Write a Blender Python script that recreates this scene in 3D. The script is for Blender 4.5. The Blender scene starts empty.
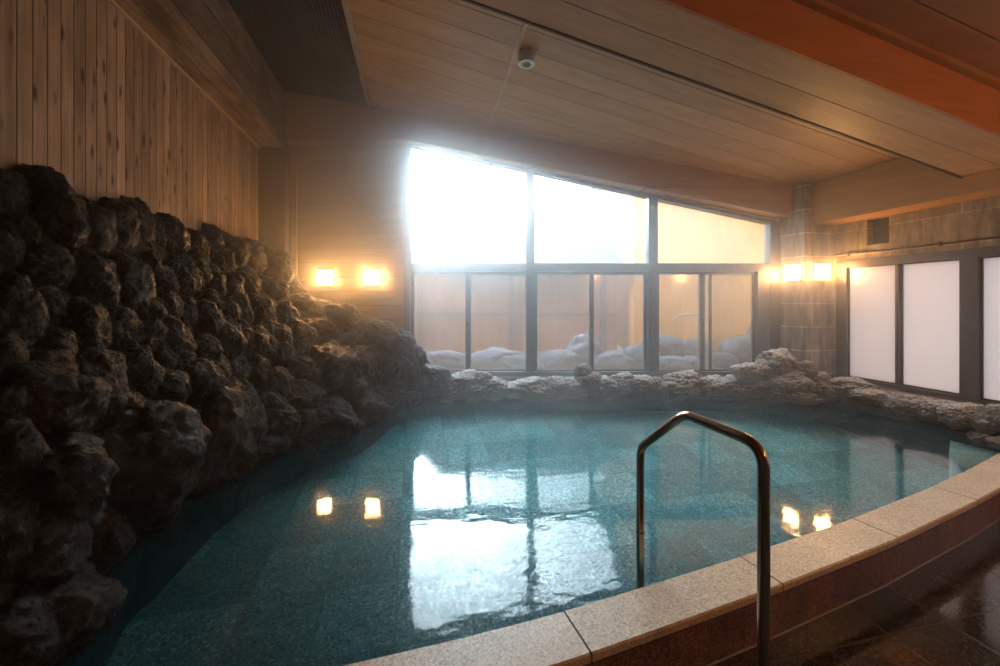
import bpy, bmesh, math, random
from mathutils import Vector, Matrix, noise
from mathutils.bvhtree import BVHTree

# ------------------------------------------------------------------ camera, world, lights, exposure
S = bpy.context.scene
COL = S.collection
FPX = 391.0                                   # focal length in pixels of the 1000 px wide frame
YAW = math.atan(85 / FPX)                     # camera turned to the right of the room's depth axis
SN, CS = math.sin(YAW), math.cos(YAW)
EYE = 1.45
cam = bpy.data.cameras.new('camera')
cam.sensor_width = 36; cam.lens = FPX / 1000 * 36; cam.shift_y = -0.031; cam.clip_start = 0.02
cam_ob = bpy.data.objects.new('camera', cam); COL.objects.link(cam_ob)
cam_ob.location = (0, 0, EYE); cam_ob.rotation_euler = (math.pi / 2, 0, -YAW)
S.camera = cam_ob

S.view_settings.view_transform = 'Standard'; S.view_settings.look = 'None'
S.view_settings.exposure = 0.35; S.view_settings.gamma = 1.0; S.view_settings.use_curve_mapping = False
S.cycles.use_denoising = True
S.cycles.max_bounces = 10; S.cycles.diffuse_bounces = 4; S.cycles.glossy_bounces = 4
S.cycles.transparent_max_bounces = 12; S.cycles.volume_bounces = 2
S.cycles.sample_clamp_indirect = 6.0
S.cycles.caustics_reflective = False; S.cycles.caustics_refractive = False
S.cycles.volume_step_rate = 1.0

SKY = 3.6                                     # overcast winter sky
SUN_HAZE = 90.0
SKY_GLOW = 62.0                               # sun behind the haze
STEAM = 0.042
LAMP = 100.0
SUN = 6.0


def fdir(px, py):
    a = (px - 500) / FPX; b = (302 - py) / FPX
    return Vector((SN + a * CS, CS - a * SN, b))


def setup_world():
    w = bpy.data.worlds.new('winter_sky'); S.world = w; w.use_nodes = True
    nt = w.node_tree; nt.nodes.clear()
    tc = nt.nodes.new('ShaderNodeTexCoord')
    dot = nt.nodes.new('ShaderNodeVectorMath'); dot.operation = 'DOT_PRODUCT'
    nrm = nt.nodes.new('ShaderNodeVectorMath'); nrm.operation = 'NORMALIZE'
    nt.links.new(tc.outputs['Generated'], nrm.inputs[0])
    nt.links.new(nrm.outputs[0], dot.inputs[0])
    dot.inputs[1].default_value = fdir(395, -10).normalized()
    mx = nt.nodes.new('ShaderNodeMath'); mx.operation = 'MAXIMUM'; mx.inputs[1].default_value = 0
    nt.links.new(dot.outputs['Value'], mx.inputs[0])
    pw = nt.nodes.new('ShaderNodeMath'); pw.operation = 'POWER'; pw.inputs[1].default_value = 12
    nt.links.new(mx.outputs[0], pw.inputs[0])
    ml = nt.nodes.new('ShaderNodeMath'); ml.operation = 'MULTIPLY_ADD'
    ml.inputs[1].default_value = SKY_GLOW; ml.inputs[2].default_value = SKY
    nt.links.new(pw.outputs[0], ml.inputs[0])
    # the sun itself, a bright patch low in the haze
    dot2 = nt.nodes.new('ShaderNodeVectorMath'); dot2.operation = 'DOT_PRODUCT'
    nt.links.new(nrm.outputs[0], dot2.inputs[0]); dot2.inputs[1].default_value = fdir(428, 172).normalized()
    mx2 = nt.nodes.new('ShaderNodeMath'); mx2.operation = 'MAXIMUM'; mx2.inputs[1].default_value = 0
    nt.links.new(dot2.outputs['Value'], mx2.inputs[0])
    pw2 = nt.nodes.new('ShaderNodeMath'); pw2.operation = 'POWER'; pw2.inputs[1].default_value = 45
    nt.links.new(mx2.outputs[0], pw2.inputs[0])
    ml2 = nt.nodes.new('ShaderNodeMath'); ml2.operation = 'MULTIPLY_ADD'; ml2.inputs[1].default_value = SUN_HAZE
    nt.links.new(pw2.outputs[0], ml2.inputs[0]); nt.links.new(ml.outputs[0], ml2.inputs[2])
    ml = ml2
    bg = nt.nodes.new('ShaderNodeBackground'); bg.inputs['Color'].default_value = (0.72, 0.88, 1.0, 1)
    nt.links.new(ml.outputs[0], bg.inputs['Strength'])
    out = nt.nodes.new('ShaderNodeOutputWorld'); nt.links.new(bg.outputs[0], out.inputs[0])
    w.cycles.sampling_method = 'AUTOMATIC'


setup_world()


def add_light(name, kind, loc, energy, color, rot=None, **kw):
    l = bpy.data.lights.new(name, kind); l.energy = energy; l.color = color
    for k, v in kw.items():
        setattr(l, k, v)
    o = bpy.data.objects.new(name, l); COL.objects.link(o); o.location = loc
    if rot is not None:
        o.rotation_euler = rot
    return o


def aim(direction):
    return Vector(direction).to_track_quat('-Z', 'Y').to_euler()


# low winter sun, coming over the garden from beyond its left end
sun = add_light('sun', 'SUN', (-8, 9, 9), SUN, (1.0, 0.80, 0.55), aim((0.80, 0.12, -0.42)), angle=0.02)
# portals that tell the renderer where the sky comes in
F = Vector((SN, CS, 0)); RT = Vector((CS, -SN, 0)); UP = Vector((0, 0, 1))


def FW(u, d, z):
    return RT * u + F * d + UP * z


for nm, loc, dr, sx, sy in (('window_portal', FW(1.25, 5.6, 2.05), -F, 5.2, 3.3), ('window_portal', Vector((5.56, 1.0, 1.2)), Vector((-1, 0, 0)), 6.2, 1.6)):
    o = add_light(nm, 'AREA', loc, 1.0, (1, 1, 1), aim(dr), shape='RECTANGLE', size=sx, size_y=sy)
    o.data.cycles.is_portal = True
# the bath hall's other lamps, on the walls behind the viewer
for loc, e in (((2.6, -1.4, 2.3), 42), ((4.7, 0.1, 2.1), 42)):
    add_light('warm_wall_lamp_light', 'POINT', loc, e, (1.0, 0.50, 0.19), shadow_soft_size=0.12)


# ------------------------------------------------------------------ helpers: objects
def tag(o, label=None, cat=None, group=None, kind=None):
    if label: o['label'] = label
    if cat: o['category'] = cat
    if group: o['group'] = group
    if kind: o['kind'] = kind
    return o


def empty(name, loc=(0, 0, 0), rz=0.0, parent=None):
    o = bpy.data.objects.new(name, None); COL.objects.link(o)
    o.location = loc; o.rotation_euler = (0, 0, rz); o.empty_display_size = 0.1
    if parent: o.parent = parent
    return o


class MB:
    """collects simple solids and links them as one mesh object"""
    def __init__(self):
        self.v = []; self.f = []; self.sm = []; self.uv = None

    def add(self, vs, fs, smooth=False):
        b = len(self.v); self.v += [Vector(p) for p in vs]
        for f in fs:
            self.f.append([b + i for i in f]); self.sm.append(smooth)
        return self

    def box(self, lo, hi, fr=None):
        (x0, y0, z0), (x1, y1, z1) = lo, hi
        P = [(x0, y0, z0), (x1, y0, z0), (x1, y1, z0), (x0, y1, z0), (x0, y0, z1), (x1, y0, z1), (x1, y1, z1), (x0, y1, z1)]
        if fr: P = [fr(*p) for p in P]
        return self.add(P, [(0, 3, 2, 1), (4, 5, 6, 7), (0, 1, 5, 4), (1, 2, 6, 5), (2, 3, 7, 6), (3, 0, 4, 7)])

    def prism(self, poly, a, b):
        """poly: list of points; a, b: functions giving the two end positions of each"""
        n = len(poly)
        P = [a(*p) for p in poly] + [b(*p) for p in poly]
        fs = [tuple(range(n)), tuple(range(2 * n - 1, n - 1, -1))]
        fs += [(i, i + n, (i + 1) % n + n, (i + 1) % n) for i in range(n)]
        return self.add(P, fs)

    def tube(self, path, r, seg=14, caps=True, closed=False):
        path = [Vector(p) for p in path]; n = len(path); rings = []
        rs = r if isinstance(r, (list, tuple)) else [r] * n
        up = None
        for i, p in enumerate(path):
            t = (path[min(i + 1, n - 1)] - path[max(i - 1, 0)]).normalized()
            if up is None:
                up = t.orthogonal().normalized()
            up = (up - t * up.dot(t)).normalized(); sd = t.cross(up)
            rings.append([p + (up * math.cos(2 * math.pi * k / seg) + sd * math.sin(2 * math.pi * k / seg)) * rs[i] for k in range(seg)])
        vs = [q for ring in rings for q in ring]
        fs = [(i * seg + k, i * seg + (k + 1) % seg, (i + 1) * seg + (k + 1) % seg, (i + 1) * seg + k) for i in range(n - 1) for k in range(seg)]
        self.add(vs, fs, True)
        if caps:
            self.add(rings[0], [tuple(range(seg - 1, -1, -1))]); self.add(rings[-1], [tuple(range(seg))])
        return self

    def lathe(self, prof, seg=28, o=(0, 0, 0)):
        n = len(prof); o = Vector(o)
        vs = [o + Vector((r * math.cos(2 * math.pi * k / seg), r * math.sin(2 * math.pi * k / seg), z)) for r, z in prof for k in range(seg)]
        fs = [(i * seg + k, i * seg + (k + 1) % seg, (i + 1) * seg + (k + 1) % seg, (i + 1) * seg + k) for i in range(n - 1) for k in range(seg)]
        return self.add(vs, fs, True)

    def build(self, name, m, parent=None, bevel=0.0, loc=None, rz=0.0):
        me = bpy.data.meshes.new(name); me.from_pydata([tuple(p) for p in self.v], [], self.f)
        for p, s in zip(me.polygons, self.sm): p.use_smooth = s
        bm = bmesh.new(); bm.from_mesh(me); bmesh.ops.recalc_face_normals(bm, faces=bm.faces); bm.to_mesh(me); bm.free()
        if self.uv:
            lay = me.uv_layers.new(name='uv')
            for l in me.loops: lay.data[l.index].uv = self.uv[l.vertex_index]
        me.materials.append(m)
        o = bpy.data.objects.new(name, me); COL.objects.link(o)
        if parent: o.parent = parent
        if loc is not None: o.location = loc; o.rotation_euler = (0, 0, rz)
        if bevel:
            b = o.modifiers.new('edge', 'BEVEL'); b.width = bevel; b.segments = 2; b.limit_method = 'ANGLE'
        return o


# ------------------------------------------------------------------ helpers: materials
class NT:
    def __init__(self, name):
        self.m = bpy.data.materials.new(name); self.m.use_nodes = True
        self.t = self.m.node_tree; self.t.nodes.clear()
        self.out = self.t.nodes.new('ShaderNodeOutputMaterial')

    def put(self, sock, v):
        if isinstance(v, bpy.types.NodeSocket): self.t.links.new(v, sock)
        elif v is not None:
            if sock.type == 'RGBA' and len(v) == 3: v = (*v, 1)
            sock.default_value = v

    def n(self, typ, ins=None, **props):
        nd = self.t.nodes.new('ShaderNode' + typ)
        for k, v in props.items(): setattr(nd, k, v)
        for k, v in (ins or {}).items(): self.put(nd.inputs[k], v)
        return nd

    def math(self, op, a, b=None, c=None):
        nd = self.n('Math', operation=op)
        for i, x in enumerate((a, b, c)):
            if x is not None: self.put(nd.inputs[i], x)
        return nd.outputs[0]

    def mix(self, fac, a, b, mode='MIX'):
        nd = self.n('Mix', data_type='RGBA', blend_type=mode)
        self.put(nd.inputs[0], fac); self.put(nd.inputs[6], a); self.put(nd.inputs[7], b)
        return nd.outputs[2]

    def ramp(self, fac, stops):
        nd = self.n('ValToRGB'); self.put(nd.inputs[0], fac)
        els = nd.color_ramp.elements
        while len(els) < len(stops): els.new(0.5)
        for e, (p, c) in zip(els, stops):
            e.position = p; e.color = (*c, 1) if len(c) == 3 else c
        return nd.outputs[0]

    def rng(self, v, a, b, c=0.0, d=1.0):
        nd = self.n('MapRange'); nd.clamp = True
        for i, x in enumerate((v, a, b, c, d)): self.put(nd.inputs[i], x)
        return nd.outputs[0]

    def noise(self, vec, scale, detail=4, rough=0.55, out=0):
        return self.n('TexNoise', {'Vector': vec, 'Scale': scale, 'Detail': detail, 'Roughness': rough}).outputs[out]

    def coords(self):
        return self.n('TexCoord').outputs['Object']

    def sep(self, vec):
        return self.n('SeparateXYZ', {0: vec}).outputs

    def comb(self, x, y, z):
        return self.n('CombineXYZ', {0: x, 1: y, 2: z}).outputs[0]

    def bump(self, h, strength=0.5, dist=0.01, normal=None):
        return self.n('Bump', {'Height': h, 'Strength': strength, 'Distance': dist, 'Normal': normal}).outputs[0]

    def pbr(self, color, rough=0.6, normal=None, metal=0.0, spec=0.5, **kw):
        nd = self.n('BsdfPrincipled', {'Base Color': color, 'Roughness': rough, 'Metallic': metal, 'Specular IOR Level': spec, 'Normal': normal})
        for k, v in kw.items(): self.put(nd.inputs[k], v)
        return nd.outputs[0]

    def done(self, surf=None, vol=None):
        if surf is not None: self.t.links.new(surf, self.out.inputs['Surface'])
        if vol is not None: self.t.links.new(vol, self.out.inputs['Volume'])
        return self.m


def frame_axes(T, along, across):
    """length and width coordinate of a board surface from object coordinates"""
    c = T.coords()
    def ax(a):
        if isinstance(a, str): return T.sep(c)['XYZ'.index(a)]
        return T.n('VectorMath', {0: c, 1: a}, operation='DOT_PRODUCT').outputs['Value']
    return ax(along), ax(across)


def wood(name, along, across, width, dark, light, groove=0.012, knots=0.0, rough=0.55, vary=0.35, grain=1.0, spec=0.35, stain=0.0):
    T = NT(name)
    la, ac = frame_axes(T, along, across)
    q = T.math('DIVIDE', ac, width)
    idx = T.math('FLOOR', q); fr = T.math('FRACT', q)
    rnd = T.n('TexWhiteNoise', {'W': idx}, noise_dimensions='1D').outputs['Value']
    off = T.math('MULTIPLY', rnd, 37.0)
    gv = T.comb(T.math('MULTIPLY_ADD', la, 0.9, off), T.math('MULTIPLY', ac, 26.0 * grain), off)
    g1 = T.noise(gv, 1.6, 6, 0.6)
    gv2 = T.comb(T.math('MULTIPLY_ADD', la, 2.2, off), T.math('MULTIPLY', ac, 7.0), off)
    g2 = T.noise(gv2, 1.3, 3, 0.5)
    f = T.math('ADD', T.math('MULTIPLY', g1, 0.55), T.math('MULTIPLY', g2, 0.45))
    f = T.rng(f, 0.32, 0.68)
    col = T.mix(f, dark, light)
    br = T.math('MULTIPLY_ADD', rnd, vary, 1.0 - vary * 0.6)
    col = T.mix(1.0, col, T.comb(br, br, br), 'MULTIPLY')
    if stain:
        st = T.rng(T.noise(T.comb(T.math('MULTIPLY', la, 1.0), T.math('MULTIPLY', ac, 3.0), 0.0), 1.4, 4, 0.6), 0.45, 0.7, 0.0, stain)
        col = T.mix(st, col, (0.03, 0.022, 0.016))
    if knots:
        kv = T.comb(T.math('MULTIPLY_ADD', la, 4.5, off), T.math('MULTIPLY', ac, 16.0), off)
        vo = T.n('TexVoronoi', {'Vector': kv, 'Scale': 1.0, 'Randomness': 1.0})
        sel = T.math('GREATER_THAN', T.sep(vo.outputs['Color'])[0], 1.0 - knots)
        k = T.math('MULTIPLY', T.rng(T.math('ADD', vo.outputs['Distance'], T.math('MULTIPLY', g2, 0.2)), 0.22, 0.42, 1.0, 0.0), sel)
        col = T.mix(T.math('MULTIPLY', k, 0.85), col, (0.022, 0.011, 0.006))
    e = T.math('MINIMUM', fr, T.math('SUBTRACT', 1.0, fr))
    gm = T.rng(e, 0.0, groove / width, 1.0, 0.0)
    col = T.mix(T.math('MULTIPLY', gm, 0.85), col, (0.008, 0.005, 0.003))
    h = T.math('SUBTRACT', T.math('MULTIPLY', f, 0.12), gm)
    return T.done(T.pbr(col, rough, T.bump(h, 0.7, 0.006), spec=spec))


def plain(name, color, rough=0.5, metal=0.0, var=0.15, scale=18.0, bump=0.1, spec=0.5):
    T = NT(name)
    c = T.coords(); nz = T.noise(c, scale, 5, 0.6)
    k = T.rng(nz, 0.3, 0.7, 1 - var, 1 + var)
    col = T.mix(1.0, color, T.comb(k, k, k), 'MULTIPLY')
    return T.done(T.pbr(col, T.rng(nz, 0.3, 0.7, rough * 0.85, min(1, rough * 1.15)), T.bump(nz, bump, 0.004), metal, spec))


def granite(name, c1, c2, c3, scale=140.0, rough=0.5, tile=None, joint=(0.02, 0.02, 0.02), jw=0.006, tint=0.25, spec=0.5, wet=None, bumps=0.15, skew=0.0):
    """speckled stone; tile = (axis a, size a, axis b, size b, shift a, shift b)"""
    T = NT(name); c = T.coords()
    vo = T.n('TexVoronoi', {'Vector': c, 'Scale': scale, 'Randomness': 1.0})
    sp = T.sep(vo.outputs['Color'])[0]
    col = T.ramp(sp, [(0.0, c1), (0.45, c2), (0.8, c2), (1.0, c3)])
    big = T.noise(c, 3.0, 4, 0.6)
    k = T.rng(big, 0.3, 0.7, 1 - tint, 1 + tint)
    col = T.mix(1.0, col, T.comb(k, k, k), 'MULTIPLY')
    h = T.math('MULTIPLY', T.noise(c, 45, 4, 0.6), 0.25)
    rr = rough
    if wet: rr = T.rng(T.noise(c, 2.2, 3, 0.5), 0.42, 0.6, wet, rough)
    if tile:
        s = T.sep(c); gm = None; ids = []
        for axn, size, sh in tile:
            q = T.math('DIVIDE', T.math('ADD', s['XYZ'.index(axn)], sh), size)
            fr = T.math('FRACT', q); ids.append(T.math('FLOOR', q))
            e = T.math('MINIMUM', fr, T.math('SUBTRACT', 1.0, fr))
            g = T.rng(e, jw / size * 0.4, jw / size, 1.0, 0.0)
            gm = g if gm is None else T.math('MAXIMUM', gm, g)
        rv = T.n('TexWhiteNoise', {'Vector': T.comb(ids[0], ids[1] if len(ids) > 1 else 0.0, 0.0)}).outputs['Value']
        b = T.rng(rv, 0.0, 1.0, 0.72, 1.25)
        col = T.mix(1.0, col, T.comb(b, b, b), 'MULTIPLY')
        col = T.mix(gm, col, joint)
        h = T.math('SUBTRACT', h, gm)
    return T.done(T.pbr(col, rr, T.bump(h, bumps, 0.006), spec=spec))


def block_wall(name, along, base, alt, w=0.46, h=0.31, shift=0.0):
    T = NT(name); la, z = frame_axes(T, along, 'Z')
    v = T.comb(T.math('ADD', la, shift), T.math('ADD', z, -0.19), 0.0)
    br = T.n('TexBrick', {'Vector': v, 'Scale': 1.0, 'Mortar Size': 0.009, 'Mortar Smooth': 0.2, 'Bias': 0.0, 'Brick Width': w, 'Row Height': h,
                          'Color1': base, 'Color2': alt, 'Mortar': tuple(min(1, x * 1.9) for x in base)}, offset=0.5)
    c = T.coords()
    st = T.noise(T.n('VectorMath', {0: c, 1: (7.0, 7.0, 1.6)}, operation='MULTIPLY').outputs[0], 1.3, 7, 0.7)
    k = T.rng(st, 0.3, 0.72, 0.35, 1.55)
    col = T.mix(1.0, br.outputs['Color'], T.comb(k, k, k), 'MULTIPLY')
    pit = T.noise(c, 60, 6, 0.7)
    hgt = T.math('SUBTRACT', T.math('MULTIPLY', pit, 0.6), T.math('MULTIPLY', br.outputs['Fac'], 0.8))
    return T.done(T.pbr(col, 0.75, T.bump(hgt, 0.6, 0.01), spec=0.3))


def lava(name, c_dark, c_mid, c_ochre, crust=None, crust_toplit_amt=0.0, rough=0.5):
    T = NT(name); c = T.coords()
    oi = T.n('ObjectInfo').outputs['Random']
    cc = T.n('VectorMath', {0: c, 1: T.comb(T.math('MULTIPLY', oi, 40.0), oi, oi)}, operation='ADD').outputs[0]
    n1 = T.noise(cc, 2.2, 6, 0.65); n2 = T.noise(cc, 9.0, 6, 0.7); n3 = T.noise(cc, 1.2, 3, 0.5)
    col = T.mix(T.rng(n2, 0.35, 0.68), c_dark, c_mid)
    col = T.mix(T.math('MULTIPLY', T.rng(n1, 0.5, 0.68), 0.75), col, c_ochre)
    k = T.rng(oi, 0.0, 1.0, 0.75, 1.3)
    col = T.mix(1.0, col, T.comb(k, k, k), 'MULTIPLY')
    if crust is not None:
        up = T.sep(T.n('NewGeometry').outputs['Normal'])[2]  # crust whitens upward faces, also painting in daylight on the rock tops
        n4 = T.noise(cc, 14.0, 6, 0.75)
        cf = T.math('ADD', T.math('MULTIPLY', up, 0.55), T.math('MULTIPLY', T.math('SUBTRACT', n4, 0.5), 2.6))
        cf = T.math('MULTIPLY', T.rng(cf, 0.28, 0.60), crust_toplit_amt)
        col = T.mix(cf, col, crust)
    vo = T.n('TexVoronoi', {'Vector': cc, 'Scale': 7.0}, feature='SMOOTH_F1')
    h = T.math('ADD', T.math('MULTIPLY', n2, 1.0), T.math('MULTIPLY', vo.outputs['Distance'], 0.6))
    nb = T.bump(h, 0.6, 0.06)
    nb = T.bump(T.noise(cc, 24.0, 6, 0.75), 0.75, 0.03, nb)
    return T.done(T.pbr(col, T.rng(n2, 0.3, 0.7, rough * 0.7, rough * 1.3), nb, spec=0.5))


def pane_mat(name, color, clear, mist_scale=2.5, streak=True, var=0.25, gloss=0.06, gr=0.12):
    """misted glass: part of it lets the view through, the mist scatters the daylight"""
    T = NT(name); c = T.coords()
    st = T.noise(T.n('VectorMath', {0: c, 1: (6.0, 6.0, 0.9)}, operation='MULTIPLY').outputs[0], mist_scale, 5, 0.6)
    cl = T.noise(c, 1.7, 3, 0.5)
    f = T.math('ADD', T.math('MULTIPLY', T.math('SUBTRACT', st, 0.5), var * 1.6), T.math('MULTIPLY', T.math('SUBTRACT', cl, 0.5), var * 1.6))
    fac = T.math('ADD', f, 1.0 - clear)
    fac = T.n('Clamp', {0: fac, 1: 0.05, 2: 1.0}).outputs[0]
    tr = T.n('BsdfTransparent', {'Color': (0.96, 0.98, 0.98)}).outputs[0]
    tl = T.n('BsdfTranslucent', {'Color': color}).outputs[0]
    df = T.n('BsdfDiffuse', {'Color': color}).outputs[0]
    tl = T.n('MixShader', {0: 0.18, 1: tl, 2: df}).outputs[0]
    a = T.n('MixShader', {0: fac, 1: tr, 2: tl}).outputs[0]
    gl = T.n('BsdfGlossy', {'Color': (1, 1, 1), 'Roughness': gr}).outputs[0]
    a = T.n('MixShader', {0: gloss, 1: a, 2: gl}).outputs[0]
    return T.done(a)


def emit(name, color, strength):
    T = NT(name)
    return T.done(T.n('Emission', {'Color': color, 'Strength': strength}).outputs[0])


def water_mat():
    T = NT('spring_water'); c = T.coords()
    c1 = T.n('VectorMath', {0: c, 1: (1.0, 1.0, 1.0)}, operation='MULTIPLY').outputs[0]
    w1 = T.noise(c1, 2.2, 2, 0.5); w2 = T.noise(T.n('VectorMath', {0: c, 1: (0.8, 1.4, 1.0)}, operation='MULTIPLY').outputs[0], 9.0, 2, 0.5)
    # livelier ripples round the handrail where the water is stirred
    d = T.n('VectorMath', {0: c, 1: (0.75, 1.9, 0.2)}, operation='DISTANCE').outputs['Value']
    near = T.rng(d, 0.2, 1.3, 1.0, 0.25)
    h = T.math('ADD', T.math('MULTIPLY', w1, 1.0), T.math('MULTIPLY', T.math('MULTIPLY', w2, near), 0.55))
    nb = T.bump(h, 0.26, 0.014)
    fr = T.n('Fresnel', {'IOR': 1.33, 'Normal': nb}).outputs[0]
    gl = T.n('BsdfGlossy', {'Color': (1, 1, 1), 'Roughness': 0.06, 'Normal': nb}).outputs[0]
    tr = T.n('BsdfTransparent', {'Color': (0.78, 0.955, 0.97)}).outputs[0]
    milk = T.n('BsdfDiffuse', {'Color': (0.14, 0.62, 0.80)}).outputs[0]
    body = T.n('MixShader', {0: 0.03, 1: tr, 2: milk}).outputs[0]
    return T.done(T.n('MixShader', {0: fr, 1: body, 2: gl}).outputs[0])


RTv, Fv = tuple(RT), tuple(F)
M = {}
M['planks'] = wood('knotty_cedar_planks', 'Z', 'Y', 0.088, (0.20, 0.135, 0.09), (0.48, 0.345, 0.24), 0.006, knots=0.5, vary=0.6, rough=0.6)
M['beam_left'] = wood('weathered_beam', 'Y', (0.8, 0.0, 0.6), 0.20, (0.13, 0.092, 0.062), (0.36, 0.27, 0.20), 0.006, stain=0.75, vary=0.5, rough=0.65)
M['ceil'] = wood('pale_ceiling_boards', 'X', 'Y', 0.27, (0.37, 0.215, 0.105), (0.50, 0.31, 0.165), 0.007, vary=0.16, rough=0.42, grain=0.8)
M['ceil_near'] = wood('lamplit_ceiling_boards', 'X', 'Y', 0.27, (0.26, 0.12, 0.045), (0.36, 0.17, 0.07), 0.007, vary=0.2, rough=0.45)  # warm lamplight from behind the viewer put into the wood colour
M['beam_face'] = wood('lamplit_beam_board', 'X', 'Z', 1.3, (0.34, 0.12, 0.035), (0.44, 0.17, 0.055), 0.004, vary=0.1, rough=0.4)  # orange of the lamplight on this side painted into the board
M['fascia'] = wood('pale_fascia_board', RTv, 'Z', 3.0, (0.38, 0.225, 0.11), (0.50, 0.315, 0.165), 0.004, vary=0.1, rough=0.5)
M['side_beam'] = wood('pale_side_beam', 'Y', 'Z', 0.6, (0.48, 0.235, 0.08), (0.61, 0.315, 0.11), 0.004, vary=0.1, rough=0.5)
M['far_boards'] = wood('far_wall_boards', RTv, 'Z', 0.2, (0.27, 0.215, 0.16), (0.37, 0.305, 0.235), 0.006, vary=0.25, rough=0.6)
M['post'] = wood('dark_post', 'Z', 'X', 1.0, (0.10, 0.065, 0.042), (0.17, 0.115, 0.075), 0.003, vary=0.1)
M['batten'] = plain('light_batten', (0.46, 0.33, 0.21), 0.5)
M['gap'] = plain('dark_trim', (0.06, 0.032, 0.018), 0.6)
M['block_r'] = block_wall('stained_concrete_block', 'Y', (0.22, 0.175, 0.125), (0.29, 0.24, 0.175), 0.62, 0.31, 0.2)
M['block_c'] = block_wall('grey_column_block', 'X', (0.30, 0.26, 0.21), (0.35, 0.30, 0.24), 0.92, 0.31, 0.42)
M['plaster'] = plain('dim_plaster', (0.07, 0.05, 0.035), 0.8)
M['frame'] = plain('grey_window_metal', (0.085, 0.085, 0.09), 0.4, 0.2, bump=0.03)
M['frame_r'] = plain('brown_window_metal', (0.055, 0.040, 0.034), 0.4, 0.2, bump=0.03)
M['pane_up'] = pane_mat('misted_upper_glass', (0.13, 0.135, 0.135), 0.70, var=0.12)
M['pane_low'] = pane_mat('misted_lower_glass', (0.075, 0.052, 0.040), 0.46, var=0.16)
M['pane_r'] = pane_mat('frosted_glass', (0.68, 0.585, 0.545), 0.0, var=0.10, gr=0.35)
M['metal'] = plain('brushed_steel', (0.33, 0.27, 0.20), 0.2, 1.0, var=0.06, bump=0.02)
M['white'] = plain('white_enamel', (0.80, 0.80, 0.76), 0.4, bump=0.02)
M['lens'] = plain('grey_lens', (0.30, 0.32, 0.32), 0.2, bump=0.02)
M['coping'] = granite('beige_granite', (0.31, 0.215, 0.138), (0.52, 0.378, 0.252), (0.65, 0.51, 0.375), 170, 0.42, spec=0.5, tint=0.12)
M['riser'] = None
M['poolfloor'] = granite('green_pool_tile', (0.06, 0.185, 0.185), (0.165, 0.41, 0.425), (0.40, 0.67, 0.69), 90, 0.5, tile=(('X', 0.40, 0.1), ('Y', 0.40, 0.0)), joint=(0.115, 0.30, 0.305), jw=0.006, tint=0.15)
M['floor'] = granite('dark_wet_granite', (0.016, 0.012, 0.010), (0.050, 0.036, 0.030), (0.12, 0.085, 0.065), 120, 0.12, tile=(('X', 0.3325, -0.025), ('Y', 0.60, -0.104)), joint=(0.085, 0.062, 0.045), jw=0.006, wet=0.03, tint=0.3)
M['ledge'] = plain('grey_stone_ledge', (0.24, 0.215, 0.19), 0.5, var=0.3, scale=8, bump=0.3)
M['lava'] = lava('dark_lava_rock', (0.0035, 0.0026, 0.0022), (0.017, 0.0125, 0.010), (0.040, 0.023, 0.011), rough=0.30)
M['tan'] = lava('tan_crusted_toplit_rock', (0.045, 0.034, 0.026), (0.30, 0.235, 0.175), (0.30, 0.195, 0.105), (0.90, 0.89, 0.87), 0.95, rough=0.5)
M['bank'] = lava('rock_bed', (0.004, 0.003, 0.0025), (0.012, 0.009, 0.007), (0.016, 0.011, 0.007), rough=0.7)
M['glow'] = emit('lamp_glass', (1.0, 0.51, 0.18), LAMP)
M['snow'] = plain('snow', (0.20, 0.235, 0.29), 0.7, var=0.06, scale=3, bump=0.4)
M['fence'] = wood('brown_garden_wall', 'Z', RTv, 0.22, (0.40, 0.15, 0.055), (0.58, 0.24, 0.09), 0.014, vary=0.3, rough=0.8)
M['cream'] = plain('cream_render', (0.78, 0.36, 0.05), 0.8, var=0.08, scale=4)
M['bamboo'] = plain('pale_bamboo', (0.62, 0.55, 0.42), 0.5)
M['water'] = water_mat()


def riser_mat():
    T = NT('red_brown_granite_tile'); c = T.coords()
    u = T.n('UVMap', uv_map='uv').outputs[0]; ux = T.sep(u)[0]
    vo = T.n('TexVoronoi', {'Vector': c, 'Scale': 130.0})
    col = T.ramp(T.sep(vo.outputs['Color'])[0], [(0, (0.035, 0.012, 0.006)), (0.5, (0.13, 0.046, 0.024)), (1, (0.24, 0.10, 0.055))])
    q = T.math('DIVIDE', ux, 0.2); fr = T.math('FRACT', q)
    rv = T.n('TexWhiteNoise', {'W': T.math('FLOOR', q)}, noise_dimensions='1D').outputs['Value']
    k = T.math('MULTIPLY', T.rng(rv, 0, 1, 0.8, 1.2), T.rng(T.noise(c, 6, 5, 0.65), 0.3, 0.7, 0.6, 1.4))
    col = T.mix(1.0, col, T.comb(k, k, k), 'MULTIPLY')
    e = T.math('MINIMUM', fr, T.math('SUBTRACT', 1.0, fr)); g = T.rng(e, 0.008, 0.02, 1.0, 0.0)
    col = T.mix(T.math('MULTIPLY', g, 0.8), col, (0.02, 0.012, 0.008))
    return T.done(T.pbr(col, 0.35, T.bump(T.math('SUBTRACT', T.noise(c, 40, 4, 0.6), g), 0.25, 0.006), spec=0.45))


M['riser'] = riser_mat()


def ribbed_mat():
    T = NT('dark_ribbed_panel'); x = T.sep(T.coords())[0]
    fr = T.math('FRACT', T.math('DIVIDE', x, 0.036))
    g = T.rng(T.math('ABSOLUTE', T.math('SUBTRACT', fr, 0.5)), 0.12, 0.3)
    col = T.mix(g, (0.095, 0.092, 0.084), (0.045, 0.043, 0.039))
    return T.done(T.pbr(col, 0.6, T.bump(T.math('SUBTRACT', 1.0, g), 0.8, 0.01), spec=0.3))


M['ribs'] = ribbed_mat()

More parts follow.
